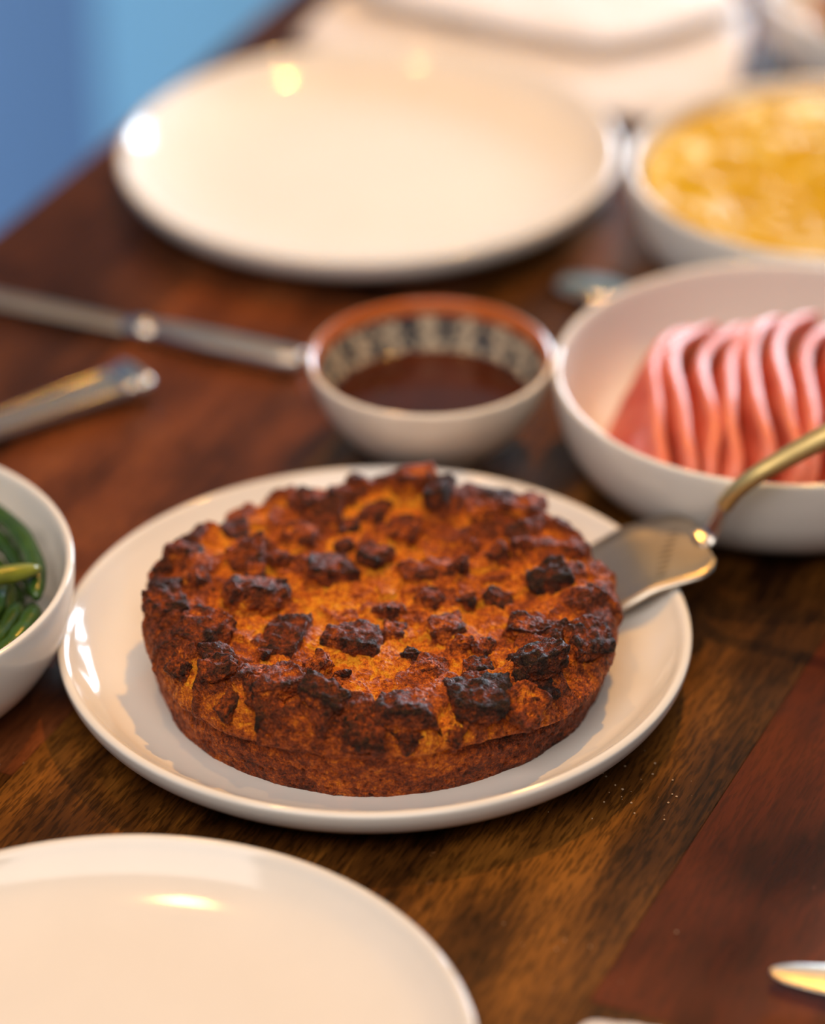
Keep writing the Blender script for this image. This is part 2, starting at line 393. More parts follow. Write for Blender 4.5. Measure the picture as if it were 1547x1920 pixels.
# ------------------------------------------------------------------ plates
plate_prof = smooth_profile([(0, 0.0058), (0.03, 0.0058), (0.066, 0.0061), (0.088, 0.0070), (0.103, 0.0091), (0.117, 0.0135), (0.1255, 0.0195), (0.1292, 0.0232), (0.1312, 0.0243),
                             (0.1332, 0.0234), (0.1335, 0.0215), (0.1326, 0.0178), (0.1300, 0.0135), (0.1240, 0.0088), (0.1130, 0.0046), (0.1010, 0.0024), (0.0960, 0.0014), (0.0950, 0.0002), (0.0915, 0.0002), (0.0905, 0.0014), (0.05, 0.0016), (0, 0.0016)], 4)
p0 = lathe('dinner_plate', plate_prof, M['ceramic'], n=192); p0.location = (0, 0, TZ)
tag(p0, 'cream white round plate holding the baked bread pudding cake', 'plate')
p1 = p0.copy(); COL.objects.link(p1); p1.location = (-0.0033, 0.4667, TZ); tag(p1, 'empty white plate at the back, beside the folded napkin', 'plate')
p2 = p0.copy(); COL.objects.link(p2); p2.location = (-0.0957, -0.2748, TZ); tag(p2, 'empty cream plate in the foreground at the lower left, partly out of frame', 'plate')

# ------------------------------------------------------------------ serving bowls
bowl_prof = smooth_profile([(0, 0.0065), (0.05, 0.0065), (0.075, 0.008), (0.088, 0.0150), (0.0955, 0.0270), (0.0995, 0.0420), (0.1015, 0.0545), (0.1028, 0.0577), (0.1045, 0.0580),
                            (0.1055, 0.0565), (0.1054, 0.0500), (0.1040, 0.0385), (0.1005, 0.0250), (0.0935, 0.0130), (0.0840, 0.0055), (0.0760, 0.0028), (0.0745, 0.0002), (0.0715, 0.0002), (0.0700, 0.0022), (0.03, 0.0024), (0, 0.0024)], 4)
bowl_prof = [(r, z * 0.914) for r, z in bowl_prof]
HAM = (0.1876, 0.1668); MASH = (0.2345, 0.3775); BEAN = (-0.2315, 0.0085); GLASS = (0.3140, 0.6060)
b0 = lathe('serving_bowl', bowl_prof, M['ceramic'], n=160); b0.location = (*HAM, TZ); tag(b0, 'deep white serving bowl filled with ham slices', 'bowl')
b1 = b0.copy(); COL.objects.link(b1); b1.location = (*MASH, TZ); tag(b1, 'white serving bowl filled with yellow mash', 'bowl')
b2 = b0.copy(); COL.objects.link(b2); b2.location = (*BEAN, TZ); tag(b2, 'white serving bowl of green beans at the left edge', 'bowl')
gprof = [(r * 0.90, z * 0.98) for r, z in bowl_prof]
b3 = lathe('serving_bowl', gprof, M['ceramic'], n=128); b3.location = (*GLASS, TZ); tag(b3, 'shiny white bowl of browned pieces in the top right corner', 'bowl')

# ------------------------------------------------------------------ gravy bowl
SAU = (0.0262, 0.1893)
sb = empty('sauce_bowl', (*SAU, TZ)); tag(sb, 'small cream bowl with terracotta rim and painted band, holding brown gravy', 'bowl')
outer = smooth_profile([(0, 0.0042), (0.0545, 0.0496)], 1)
ext = smooth_profile([(0.0555, 0.0500), (0.0569, 0.0490), (0.0568, 0.0465), (0.0545, 0.0370), (0.0490, 0.0245), (0.0400, 0.0125), (0.0305, 0.0062), (0.0275, 0.0045), (0.0268, 0.0003), (0.0245, 0.0003), (0.0235, 0.0030), (0.012, 0.0032), (0, 0.0032)], 5)
inn = smooth_profile([(0, 0.0065), (0.020, 0.0072), (0.034, 0.0130), (0.0440, 0.0240), (0.0495, 0.0345), (0.0525, 0.0435), (0.0540, 0.0485), (0.0555, 0.0500)], 6)
def revolve_open(name, prof, mat, parent, n=128):
    V = []; F = []
    for r, z in prof:
        for k in range(n):
            a = 2 * math.pi * k / n; V.append((r * math.cos(a), r * math.sin(a), z))
    for i in range(len(prof) - 1):
        for k in range(n):
            a = i * n + k; b = i * n + (k + 1) % n; F.append((a, b, b + n, a + n))
    o = mk(name, V, F, mat, parent)
    return o
eo = revolve_open('outer_wall', ext, M['sauce_ext'], sb)
io = revolve_open('painted_lining', inn, M['deco'], sb); tag(io, 'terracotta rim and dark petals on cream')
sa = lathe('gravy', smooth_profile([(0, 0.0265), (0.030, 0.0265), (0.0425, 0.0266), (0.0452, 0.0270), (0.0450, 0.0262), (0.036, 0.0150), (0.02, 0.0090), (0, 0.0080)], 4), M['sauce'])
sa.location = (*SAU, TZ); tag(sa, 'dark brown gravy in the small painted bowl', 'sauce')

# ------------------------------------------------------------------ bread pudding cake
PX, PY, PZ = 0.002, -0.004, 0.0062
cake = empty('bread_pudding_cake', (PX, PY, TZ + PZ))
tag(cake, 'round dark-baked bread pudding cake with charred bread cubes on the centre plate', 'cake')
CH = [(-82.3,31.3,46.0,15.9,0.6),(-92.0,21.0,46.0,6.8,0.8),(-61.7,50.0,46.0,11.5,0.8),(-57.3,28.0,46.0,18.1,0.55),(-31.1,70.6,46.0,10.4,0.8),(-16.1,77.3,46.0,11.6,0.6),(-1.2,66.6,46.0,13.9,0.7),(26.9,72.0,46.0,16.2,0.95),(15.8,84.0,46.0,18.7,0.5),(62.5,63.9,46.0,18.5,0.55),(45.4,60.0,46.0,11.5,0.5),(-21.5,21.5,46.0,21.4,0.65),(-2.5,29.4,46.0,13.6,0.75),(-76.2,9.7,46.0,9.0,0.6),(-50.6,-0.1,46.0,23.4,0.6),(-41.3,4.5,46.0,6.7,0.9),(23.2,20.2,46.0,23.7,0.45),(34.6,17.3,46.0,7.2,0.85),(72.2,7.9,46.0,16.8,0.92),(50.2,-3.4,46.0,12.2,0.8),(40.9,36.2,46.0,6.1,0.7),(60.1,32.6,46.0,7.9,0.6),(82.7,32.0,46.0,11.3,0.6),(-88.2,-10.1,45.5,18.8,0.7),(-71.1,-30.6,46.0,25.2,0.6),(-38.5,-31.9,46.0,24.0,0.7),(-8.8,-34.3,46.0,27.3,0.65),(3.5,-11.1,46.0,13.3,0.6),(22.2,-1.0,46.0,12.2,0.65),(27.4,-25.4,46.0,18.6,0.5),(6.5,-26.8,46.0,11.0,0.5),(61.4,-31.2,46.0,17.1,0.65),(86.1,-36.0,44.0,19.6,0.8),(64.6,-55.1,46.0,21.6,0.85),(62.1,-66.6,45.0,16.1,0.95),(39.8,-57.1,46.0,10.8,0.7),(39.3,-78.8,45.5,23.0,0.85),(17.2,-56.5,46.0,12.9,0.5),(-43.2,-68.9,46.0,27.8,0.55),(-65.6,-60.0,45.5,12.9,0.75),(-22.1,-81.9,46.0,16.5,0.8),(9.3,-87.2,45.5,24.3,0.7),(-5.2,-95.5,41.0,16.9,0.7),(12.9,-96.8,38.5,12.6,0.7),(30.5,-93.0,37.0,11.6,0.6),(-15.1,-59.4,46.0,6.9,0.7),(57.4,-77.6,41.0,19.2,0.4),(-80.2,-49.3,43.0,13.0,0.75),(-59.9,-74.8,41.0,10.7,0.7),(86.6,-4.9,46.0,12.2,0.7),(89.3,-41.2,33.0,15.3,0.6),(-34.3,44.9,46.0,13.7,0.5),(11.4,50.0,46.0,13.7,0.5),(34.8,-39.5,46.0,8.7,0.55),(-23.8,-53.4,46.0,9.7,0.5),(49.7,27.4,46.0,9.0,0.6)]
prof = smooth_profile([(0, 0.0345), (0.03, 0.0345), (0.055, 0.0360), (0.075, 0.0385), (0.0855, 0.0388), (0.0925, 0.0365), (0.0970, 0.0320), (0.0990, 0.0265), (0.0985, 0.0215), (0.0968, 0.0160), (0.0955, 0.0080), (0.0945, 0.0020), (0.0925, 0.0002)], 40)
# resample by arc length
pp = np.array(prof); L = np.concatenate([[0], np.cumsum(np.linalg.norm(np.diff(pp, axis=0), axis=1))])
NS = 300; NT = 1000
ss = np.linspace(0.0004, L[-1], NS)
pr_ = np.interp(ss, L, pp[:, 0]); pz_ = np.interp(ss, L, pp[:, 1])
tr = np.gradient(pr_, ss); tz = np.gradient(pz_, ss); nl = np.hypot(tr, tz); nr_, nz_ = -tz / nl, tr / nl
th = np.linspace(0, 2 * np.pi, NT, endpoint=False)
RR, TT = np.meshgrid(pr_, th, indexing='ij'); ZZ = np.repeat(pz_[:, None], NT, 1)
NR = np.repeat(nr_[:, None], NT, 1); NZ = np.repeat(nz_[:, None], NT, 1)
X = (RR * np.cos(TT)).ravel(); Y = (RR * np.sin(TT)).ravel(); Z = ZZ.ravel(); NRf = NR.ravel(); NZf = NZ.ravel(); T = TT.ravel(); Rr = RR.ravel()
P3 = np.stack([X, Y, Z], 1)
topw = sstep(0.020, 0.034, Z + 0.004 * fbm(P3 / 0.02, 2)) * sstep(-0.2, 0.4, NZf + 0.45)
rngc = np.random.RandomState(12)
sites = []
while len(sites) < 190:                                           # bread lumps melted into the crust
    a = rngc.uniform(0, 2 * np.pi); r = 0.103 * math.sqrt(rngc.uniform(0, 1)); q = (r * math.cos(a), r * math.sin(a))
    if all((q[0] - s[0]) ** 2 + (q[1] - s[1]) ** 2 > 0.0092 ** 2 for s in sites) or rngc.uniform() < 0.01: sites.append(q)
    if rngc.uniform() < 0.0005: break
S = np.array(sites); hS = rngc.uniform(-0.0030, 0.0036, len(S)); tS = rngc.uniform(-0.32, 0.32, (len(S), 2)); cS = rngc.uniform(-0.10, 0.26, len(S))
wx = X + 0.0035 * fbm(P3 / 0.012 + 3.1, 2); wy = Y + 0.0035 * fbm(P3 / 0.012 + 9.7, 2)
d1 = np.full(len(X), 9.0); d2 = np.full(len(X), 9.0); id1 = np.zeros(len(X), int); id2 = np.zeros(len(X), int)
for k, (sx, sy) in enumerate(S):
    d = np.hypot(wx - sx, wy - sy) * (1 + 0.0)
    closer = d < d1; sec = (~closer) & (d < d2)
    d2 = np.where(closer, d1, np.where(sec, d, d2)); id2 = np.where(closer, id1, np.where(sec, k, id2))
    d1 = np.where(closer, d, d1); id1 = np.where(closer, k, id1)
def hcell(i): return hS[i] + tS[i, 0] * (wx - S[i, 0]) + tS[i, 1] * (wy - S[i, 1])
e = d2 - d1; bl = 0.5 + 0.5 * sstep(0.0, 0.0016, e)
hc = hcell(id1) * bl + hcell(id2) * (1 - bl); crease = 1 - sstep(0.0, 0.0022, e)
rimw = sstep(0.050, 0.085, Rr)
hc = hc * (0.55 + 0.45 * rimw) - 0.0013 * crease
lump = 0.0013 * fbm(P3 / 0.0070 + 5, 3) + 0.00050 * fbm(P3 / 0.0017, 3)
side = 0.0012 * fbm(P3 / 0.014 + 2, 3) + 0.00034 * fbm(P3 / 0.0013 + 4, 2)
pore = np.clip(pnoise(P3 / 0.0022 + 40) - 0.36, 0, 1) * 0.0030
# a fold where the risen crust hangs over the side, deepest at the right front
ta = (np.degrees(T) + 360) % 360
fold_line = 0.0215 + 0.0022 * np.sin(np.radians(ta * 3)) + 0.001 * pnoise(P3 / 0.02)
fw_ = np.exp(-((ta - 322) / 30.0) ** 2) * 1.0 + 0.30 * np.exp(-((ta - 232) / 30) ** 2)
groove = -0.0085 * fw_ * np.exp(-((Z - fold_line + 0.0012) / 0.0024) ** 2) + 0.0042 * fw_ * np.exp(-((Z - fold_line - 0.0045) / 0.004) ** 2)
lump_c = np.zeros(len(X))
for (cx, cy, cz, w, dk) in CH:                                    # crust climbs a little round each cube
    q = np.hypot(X - cx / 1000, Y - cy / 1000); lump_c += 0.0014 * np.exp(-(q / (w / 1000 * 0.62)) ** 4)
D = topw * (hc + lump + np.minimum(lump_c, 0.002)) + (1 - topw) * (side + groove) - pore
base_in = sstep(0.0, 0.003, Z)
Xn = X + NRf * np.cos(T) * D * base_in; Yn = Y + NRf * np.sin(T) * D * base_in; Zn = Z + NZf * D * base_in
ring_r = 1 + 0.006 * np.sin(3 * T + 1) * rimw + 0.005 * np.sin(7 * T) * rimw
Xn *= ring_r; Yn *= ring_r
cen = np.exp(-((X + 0.004) ** 2 + (Y + 0.012) ** 2) / 0.052 ** 2)
char = 0.385 - 0.28 * cen + 65 * (hc + lump * 0.8) + cS[id1] * 0.8 - 0.16 * crease * (1 - rimw) + 0.12 * fbm(P3 / 0.022 + 8, 2)
char_side = 0.385 + 0.14 * fbm(P3 / 0.016 + 1, 3) + 0.08 * sstep(0.018, 0.004, Z) + 40 * np.clip(-groove, 0, 1) + 0.35 * fw_ * sstep(fold_line, fold_line - 0.003, Z) * 0.6  # browning, darker towards the base, in the groove and below the fold
char = np.clip(topw * char + (1 - topw) * char_side + pore * 120, 0.0, 0.93)
V = np.stack([Xn, Yn, Zn], 1)
i = np.arange(NS - 1)[:, None] * NT; k = np.arange(NT)[None, :]; k2 = (k + 1) % NT
Q = np.stack([i + k, i + NT + k, i + NT + k2, i + k2], -1).reshape(-1, 4)
body = mknp('crust_body', V, Q, M['crust'], cake); attr(body, 'char', char)
tag(body, 'golden orange custard and brown crust with creased sides')
zmap = Z + NZf * D
def surf_z(x, y):
    r = min(math.hypot(x, y), 0.0982); a = (math.atan2(y, x)) % (2 * math.pi)
    si = int(np.searchsorted(pr_[:NS // 2 + 60], r)); si = min(si, NS - 1); ti = int(a / (2 * math.pi) * NT) % NT
    return float(zmap[si * NT + ti])

def cube_shell(n):
    """grid points on a cube's surface, shared along edges"""
    idx = {}; P = []; F = []
    def vid(a, b, c):
        key = (a, b, c)
        if key not in idx: idx[key] = len(P); P.append((2 * a / n - 1, 2 * b / n - 1, 2 * c / n - 1))
        return idx[key]
    for i in range(n):
        for j in range(n):
            F.append((vid(i, j, 0), vid(i, j + 1, 0), vid(i + 1, j + 1, 0), vid(i + 1, j, 0)))
            F.append((vid(i, j, n), vid(i + 1, j, n), vid(i + 1, j + 1, n), vid(i, j + 1, n)))
            F.append((vid(i, 0, j), vid(i + 1, 0, j), vid(i + 1, 0, j + 1), vid(i, 0, j + 1)))
            F.append((vid(i, n, j), vid(i, n, j + 1), vid(i + 1, n, j + 1), vid(i + 1, n, j)))
            F.append((vid(0, i, j), vid(0, i, j + 1), vid(0, i + 1, j + 1), vid(0, i + 1, j)))
            F.append((vid(n, i, j), vid(n, i + 1, j), vid(n, i + 1, j + 1), vid(n, i, j + 1)))
    return np.array(P), np.array(F)
CP, CF = cube_shell(22)
crng = np.random.RandomState(5)
def chunk(x, y, z, w, dark, tilt=None, rz=None, k=0, hfac=0.5):
    w = w / 1000.0; dpt = w * crng.uniform(0.62, 1.0); h = min(max(w * hfac, 0.006), 0.0125)
    s = np.array([w, dpt, h]) / 2
    p = CP.copy()
    sph = p / np.linalg.norm(p, axis=1)[:, None] * 1.25
    rd = crng.uniform(0.30, 0.62); p = p * (1 - rd) + sph * rd
    corner = crng.uniform(-0.32, 0.32, (2, 2, 2, 3))
    f = (np.clip(CP, -1, 1) + 1) / 2
    off = 0
    for a in (0, 1):
        for b in (0, 1):
            for c in (0, 1):
                wt = (f[:, 0] if a else 1 - f[:, 0]) * (f[:, 1] if b else 1 - f[:, 1]) * (f[:, 2] if c else 1 - f[:, 2])
                off = off + wt[:, None] * corner[a, b, c]
    p = (p + off) * s
    q = p + np.array([x, y, z]) / 1000 + k * 0.37
    n = p / s ** 2; n /= np.linalg.norm(n, axis=1)[:, None]
    f1 = fbm(q / 0.0055, 3); f2 = fbm(q / 0.0014 + 7, 2); po = np.clip(pnoise(q / 0.0019 + 30) - 0.30, 0, 1)
    p = p + n * (0.0017 * f1 + 0.00050 * f2 - 0.0024 * po)[:, None]
    ac = np.abs(CP); edge = sstep(1.45, 1.95, np.sort(ac, 1)[:, 1] + np.sort(ac, 1)[:, 2])
    upz = CP[:, 2]
    ch = dark * 0.80 - 0.05 + 0.13 * upz + 0.16 * edge * (upz > -0.3) + 0.16 * f1 + 0.5 * po + 0.20 * fbm(q / 0.010 + 3, 2)
    t = crng.uniform(-0.28, 0.28, 2) if tilt is None else tilt
    rzz = crng.uniform(0, math.pi) if rz is None else rz
    Mx = (Matrix.Rotation(t[0], 3, 'X') @ Matrix.Rotation(t[1], 3, 'Y') @ Matrix.Rotation(rzz, 3, 'Z'))
    p = p @ np.array(Mx).T
    o = mknp('bread_chunk', p, CF, M['crust'], cake); attr(o, 'char', np.clip(ch, 0.05, 0.97))
    o.location = (x / 1000, y / 1000, z)
    return o
RZ = {16: 0.1, 18: 0.15, 26: -0.2, 24: -0.75, 38: 0.35, 36: 0.1, 11: 0.15, 40: -0.5, 33: 0.3, 14: 0.3, 41: 0.1, 32: 0.5}
for k, (x, y, z, w, dk) in enumerate(CH):
    r = math.hypot(x, y)
    if r > 97: x *= 95 / r; y *= 95 / r
    zz = surf_z(x / 1000, y / 1000) if r < 93 else (z / 1000 - PZ)
    tilt = None
    if r > 90:                                                   # cubes on the shoulder lean outwards
        a = math.atan2(y, x); tilt = (-0.6 * math.sin(a), 0.6 * math.cos(a)); zz -= 0.001
    dark = dk
    w_ = min(w, 24)
    chunk(x, y, zz - 0.0006, w_, dark, tilt, RZ.get(k), k, 0.48 if r < 90 else 0.34)
for k in range(16):                                              # smaller scraps between the cubes
    a = crng.uniform(0, 2 * math.pi); r = 88 * math.sqrt(crng.uniform(0.05, 1)); x, y = r * math.cos(a), r * math.sin(a)
    if any(math.hypot(x - c[0], y - c[1]) < c[3] * 0.55 + 2 for c in CH): continue
    chunk(x, y, surf_z(x / 1000, y / 1000) + 0.0002, crng.uniform(6, 10), crng.uniform(0.45, 0.8), None, None, 80 + k, 0.6)

# ------------------------------------------------------------------ cake server
sv = empty('cake_server', (0.10, 0.045, TZ + 0.012))
tag(sv, 'steel cake server with gold handle, blade slid under the cake from the right', 'server')
def svp(x, y, z): return (x - 0.10, y - 0.045, z - 0.012)
ax = Vector((math.cos(math.radians(13)), math.sin(math.radians(13)), 0)); sd = Vector((-ax.y, ax.x, 0))
bc = Vector((0.1430, 0.0545, 0.0285))                              # middle of the blade's back end
slope = 0.28
def blade_z(u):                                                    # rests on the plate rim, then dips under the cake
    return max(0.0300 - 0.16 * u if u < 0.030 else 0.0252 - 0.50 * (u - 0.030), 0.0088)
def blade_pt(u, v, dz=0.0):                                        # u: towards the tip, v: sideways
    p = bc - ax * u + sd * v; return svp(p.x, p.y, blade_z(u) + dz)
us = [0.0, 0.0006, 0.0028, 0.006, 0.010, 0.016, 0.022, 0.028, 0.032, 0.038, 0.044, 0.050, 0.056, 0.062, 0.070, 0.080, 0.090, 0.100, 0.106, 0.108]
ws = np.interp(us, [0, 0.0006, 0.0028, 0.006, 0.010, 0.044, 0.070, 0.090, 0.104, 0.108], [0.0165, 0.0178, 0.0222, 0.0250, 0.0266, 0.0262, 0.0248, 0.0205, 0.0110, 0.0020])
V = []; F = []; nc = 9
for u, w in zip(us, ws):
    for side in (0, 1):
        for j in range(nc):
            v = -w + 2 * w * j / (nc - 1); lip = 0.0007 if j in (0, nc - 1) else 0.0
            V.append(blade_pt(u, v, (0.0004 + lip) if side == 0 else -0.0005))
for i in range(len(us) - 1):
    a = i * 2 * nc
    for j in range(nc - 1):
        F.append((a + j, a + j + 1, a + 2 * nc + j + 1, a + 2 * nc + j))
        F.append((a + nc + j, a + 3 * nc + j, a + 3 * nc + j + 1, a + nc + j + 1))
    for j in (0, nc - 1): F.append((a + j, a + 2 * nc + j, a + 3 * nc + j, a + nc + j))
for a in (0, (len(us) - 1) * 2 * nc):
    for j in range(nc - 1): F.append((a + j, a + j + 1, a + nc + j + 1, a + nc + j))
bl_ = mk('blade', V, F, M['silver_satin'], sv, smooth=True)
bm = bmesh.new(); bm.from_mesh(bl_.data); bmesh.ops.recalc_face_normals(bm, faces=bm.faces); bm.to_mesh(bl_.data); bm.free()
V = []; F = []
for i in range(9):                                                # engraved leaf strokes near the neck
    u0 = 0.008 + 0.0018 * i; v0 = 0.012 - 0.0036 * i; ln = 0.006 - 0.0004 * abs(i - 4)
    a = len(V); V += [blade_pt(u0, v0, 0.0006), blade_pt(u0 + ln, v0 + ln * 0.15, 0.0006), blade_pt(u0 + ln * 0.9, v0 + ln * 0.15 + 0.0004, 0.0006), blade_pt(u0, v0 + 0.0007, 0.0006)]
    F.append((a, a + 1, a + 2, a + 3))
mk('engraving', V, F, M['engrave'], sv, smooth=False)
hp = [(0.1400, 0.0545, 0.0306), (0.1450, 0.0568, 0.0320), (0.1480, 0.0572, 0.0385), (0.1510, 0.0562, 0.0470), (0.1560, 0.0553, 0.0550), (0.1635, 0.0545, 0.0625), (0.1750, 0.0545, 0.0705), (0.1930, 0.0535, 0.0825), (0.2200, 0.0520, 0.0985), (0.2500, 0.050, 0.1130)]
hw = [0.0062, 0.0054, 0.0042, 0.0038, 0.0038, 0.0041, 0.0046, 0.0052, 0.0065, 0.0070]
pts = smooth_profile3([svp(*p) for p in hp[:4]], 6); wd_ = np.interp(np.linspace(0, 3, len(pts)), range(4), hw[:4])
sweep('neck', pts, [(w, 0.0016) for w in wd_], M['silver'], sv, upv=(-0.5, -0.5, 0.7))
pts = smooth_profile3([svp(*p) for p in hp[3:]], 6); wd_ = np.interp(np.linspace(0, 6, len(pts)), range(7), hw[3:])
hd = sweep('handle', pts, [(w, 0.0034) for w in wd_], M['gold'], sv, upv=(-0.15, -0.7, 0.69)); tag(hd, 'shiny gold handle')

# ------------------------------------------------------------------ ham slices
def ham_slice(k, cx, cy, cz, th_, Ru, Ry, seed):
    r_ = random.Random(seed); n = 64; V = []; rind = []
    ph = [r_.uniform(0, 6.28) for _ in range(4)]
    rings = [0.0, 0.25, 0.5, 0.75, 0.9, 0.97, 1.0]
    t = 0.0030
    def pt(f, a, side):
        R = 1 + 0.015 * math.sin(2 * a + ph[0]) + 0.02 * math.sin(5 * a + ph[1])
        ca, sa = math.cos(a), math.sin(a); u = f * R * Ru * math.copysign(abs(ca) ** 0.75, ca); v = f * R * Ry * math.copysign(abs(sa) ** 0.85, sa)
        wv = 0.0012 * math.sin(5 * a + ph[2]) * f * f + 0.0015 * math.sin(40 * u + ph[3])
        curl = -0.10 * (u ** 2) / Ru + wv + side
        return (u * math.cos(th_) - curl * math.sin(th_) + (2.0 if v < 0 else 7.5) * v * v, v, u * math.sin(th_) + curl * math.cos(th_))
    F = []
    for side in (t, -t):
        for f in rings[1:]:
            ff = f if abs(side) else f
            for k_ in range(n):
                a = 2 * math.pi * k_ / n; V.append(pt(f, a, side * (1 if f < 0.99 else 0.55))); rind.append(1.0 if f > 0.95 else (0.5 if f > 0.88 else 0.0))
    m = len(rings) - 1
    for sidx in (0, 1):
        b = sidx * m * n
        c = len(V); V.append(pt(0, 0, t if sidx == 0 else -t)); rind.append(0.0)
        for k_ in range(n):
            k2_ = (k_ + 1) % n
            F.append((c, b + k_, b + k2_) if sidx == 0 else (c, b + k2_, b + k_))
            for q in range(m - 1):
                f4 = (b + q * n + k_, b + (q + 1) * n + k_, b + (q + 1) * n + k2_, b + q * n + k2_)
                F.append(f4 if sidx == 0 else f4[::-1])
    for k_ in range(n):
        k2_ = (k_ + 1) % n; a = (m - 1) * n; b = m * n + (m - 1) * n
        F.append((a + k_, b + k_, b + k2_, a + k2_))
    o = mk('ham_slice', V, F, M['ham']); attr(o, 'rind', rind); o.location = (cx, cy, TZ + cz)
    o.rotation_euler = (0, r_.uniform(-0.07, 0.07), r_.uniform(-0.07, 0.07))
    return o
for k in range(9):
    cx = 0.1150 + 0.0120 * k; ry = min(0.068, math.sqrt(max(0.0001, 0.097 ** 2 - (cx + 0.022 - HAM[0]) ** 2)))
    o = ham_slice(k, cx, HAM[1] - 0.001, 0.0300 + 0.0006 * min(k, 6), math.radians(68), 0.0245, ry, 100 + k)
    tag(o, 'leftmost pink ham slice, its face bare towards the left wall of the deep bowl' if k == 0 else 'thin pink ham slice fanned in a row inside the deep white bowl', 'ham', 'ham slices fanned in the white bowl')
jo = lathe('ham_juice', smooth_profile([(0, 0.0085), (0.05, 0.0085), (0.0735, 0.0086), (0.0742, 0.0082), (0.07, 0.0078), (0.04, 0.0068), (0, 0.0068)], 3), M['juice'])
jo.location = (*HAM, TZ); tag(jo, 'thin orange meat juice pooled under the ham slices', 'juice')
fk = empty('serving_fork', (0.243, 0.213, TZ + 0.060)); tag(fk, 'slim pale gold serving utensil handle leaning in the ham bowl', 'fork')
sweep('handle', smooth_profile3([(0, 0, 0), (-0.005, 0.011, -0.001), (-0.0095, 0.0215, -0.001), (-0.0125, 0.0285, -0.003)][::-1], 6), [(0.0026, 0.0016)] * 19, M['gold_pale'], fk)
sweep('shank', smooth_profile3([(0, 0, 0), (0.006, -0.014, -0.001), (0.013, -0.034, -0.005)], 6), [(0.0024, 0.0015)] * 13, M['gold_pale'], fk)

# ------------------------------------------------------------------ yellow mash
NSm, NTm = 70, 220
rr_ = np.linspace(0.0006, 0.0985, NSm); tt_ = np.linspace(0, 2 * np.pi, NTm, endpoint=False)
A, B = np.meshgrid(rr_, tt_, indexing='ij'); X = (A * np.cos(B)).ravel(); Y = (A * np.sin(B)).ravel()
P3 = np.stack([X, Y, 0 * X], 1)
dome = 0.019 * np.exp(-((X - 0.03) ** 2 + (Y - 0.02) ** 2) / 0.055 ** 2)
h = 0.0465 + dome + (0.0042 * fbm(P3 / 0.030 + 2, 3) + 0.0022 * fbm(P3 / 0.011 + 6, 2)) * sstep(0.0985, 0.085, A.ravel()) - 0.001
fr = fbm(P3 / 0.034 + 13.4, 2)
but = 0.22 + 0.22 * fbm(P3 / 0.02 + 31, 2) + 0.9 * sstep(0.55, 1.0, 1 - np.abs(fr) * 3.2) * sstep(-0.045, 0.01, Y + 0.35 * X)
V = np.stack([X, Y, h], 1); i = np.arange(NSm - 1)[:, None] * NTm; k = np.arange(NTm)[None, :]; k2 = (k + 1) % NTm
Q = np.stack([i + k, i + NTm + k, i + NTm + k2, i + k2], -1).reshape(-1, 4)
# underside: a shallow cap inside the bowl
low = np.array([[r * math.cos(t), r * math.sin(t), z] for r, z in ((0.096, 0.034), (0.085, 0.018), (0.04, 0.010)) for t in tt_])
base = (NSm - 1) * NTm; V2 = np.concatenate([V, low]); ex = []
for j, st in enumerate((base, len(V), len(V) + NTm)):
    nx = len(V) if j == 0 else st + NTm
    for q in range(NTm): ex.append((st + q, nx + q, nx + (q + 1) % NTm, st + (q + 1) % NTm))
mo = mknp('mash', V2, np.concatenate([Q, np.array(ex)]), M['mash']); attr(mo, 'butter', np.concatenate([np.clip(but, 0, 1), np.zeros(len(low))]))
mo.location = (*MASH, TZ); tag(mo, 'mounded golden yellow mash with pale buttery streaks in the white bowl', 'mash')

# ------------------------------------------------------------------ green beans
def bean(pts, r=0.0038, mat='bean', label=None, group=None):
    P = smooth_profile3(pts, 7); n = len(P); sec = []
    for i in range(n):
        t = i / (n - 1); w = r * min(1, 0.35 + 6 * t, 0.35 + 6 * (1 - t)) * (1 + 0.07 * math.sin(t * 26)); sec.append((w, w * 0.85))
    c = P[0].copy(); o = sweep('green_bean', [p - c for p in P], sec, M[mat], nseg=12); o.location = c; tag(o, label, 'bean', group); return o
bx, by = BEAN; g = 'green beans in the left bowl'
bean([(bx + 0.030, by + 0.076, TZ + 0.044), (bx + 0.066, by + 0.056, TZ + 0.045), (bx + 0.085, by + 0.024, TZ + 0.044), (bx + 0.090, by - 0.008, TZ + 0.041)], 0.0044, 'bean', 'long green bean curving along the right side of the left bowl', g)
bean([(bx + 0.024, by - 0.024, TZ + 0.050), (bx + 0.056, by - 0.016, TZ + 0.053), (bx + 0.091, by + 0.003, TZ + 0.049)], 0.0042, 'bean_pale', 'yellowish green bean lying crosswise on top of the left bowl', g)
rb = random.Random(9)
for i, (z, r, a0, a1) in enumerate([(0.016, 0.073, -50, 10), (0.017, 0.071, -5, 60), (0.024, 0.082, -45, 12), (0.025, 0.080, 0, 48), (0.031, 0.087, -42, 2), (0.032, 0.076, -25, 30), (0.037, 0.090, -36, -6), (0.034, 0.070, 5, 50), (0.038, 0.082, -44, -4), (0.041, 0.074, -30, 12), (0.030, 0.087, 8, 44), (0.037, 0.083, 14, 46)]):
    pp_ = [(bx + r * math.cos(math.radians(a0 + (a1 - a0) * t)), by + r * math.sin(math.radians(a0 + (a1 - a0) * t)), TZ + z + 0.0012 * math.sin(3 * t + i)) for t in (0, 0.33, 0.66, 1)]
    bean(pp_, rb.uniform(0.0036, 0.0043), 'bean', 'glossy green bean in the tangled heap in the left bowl', g)
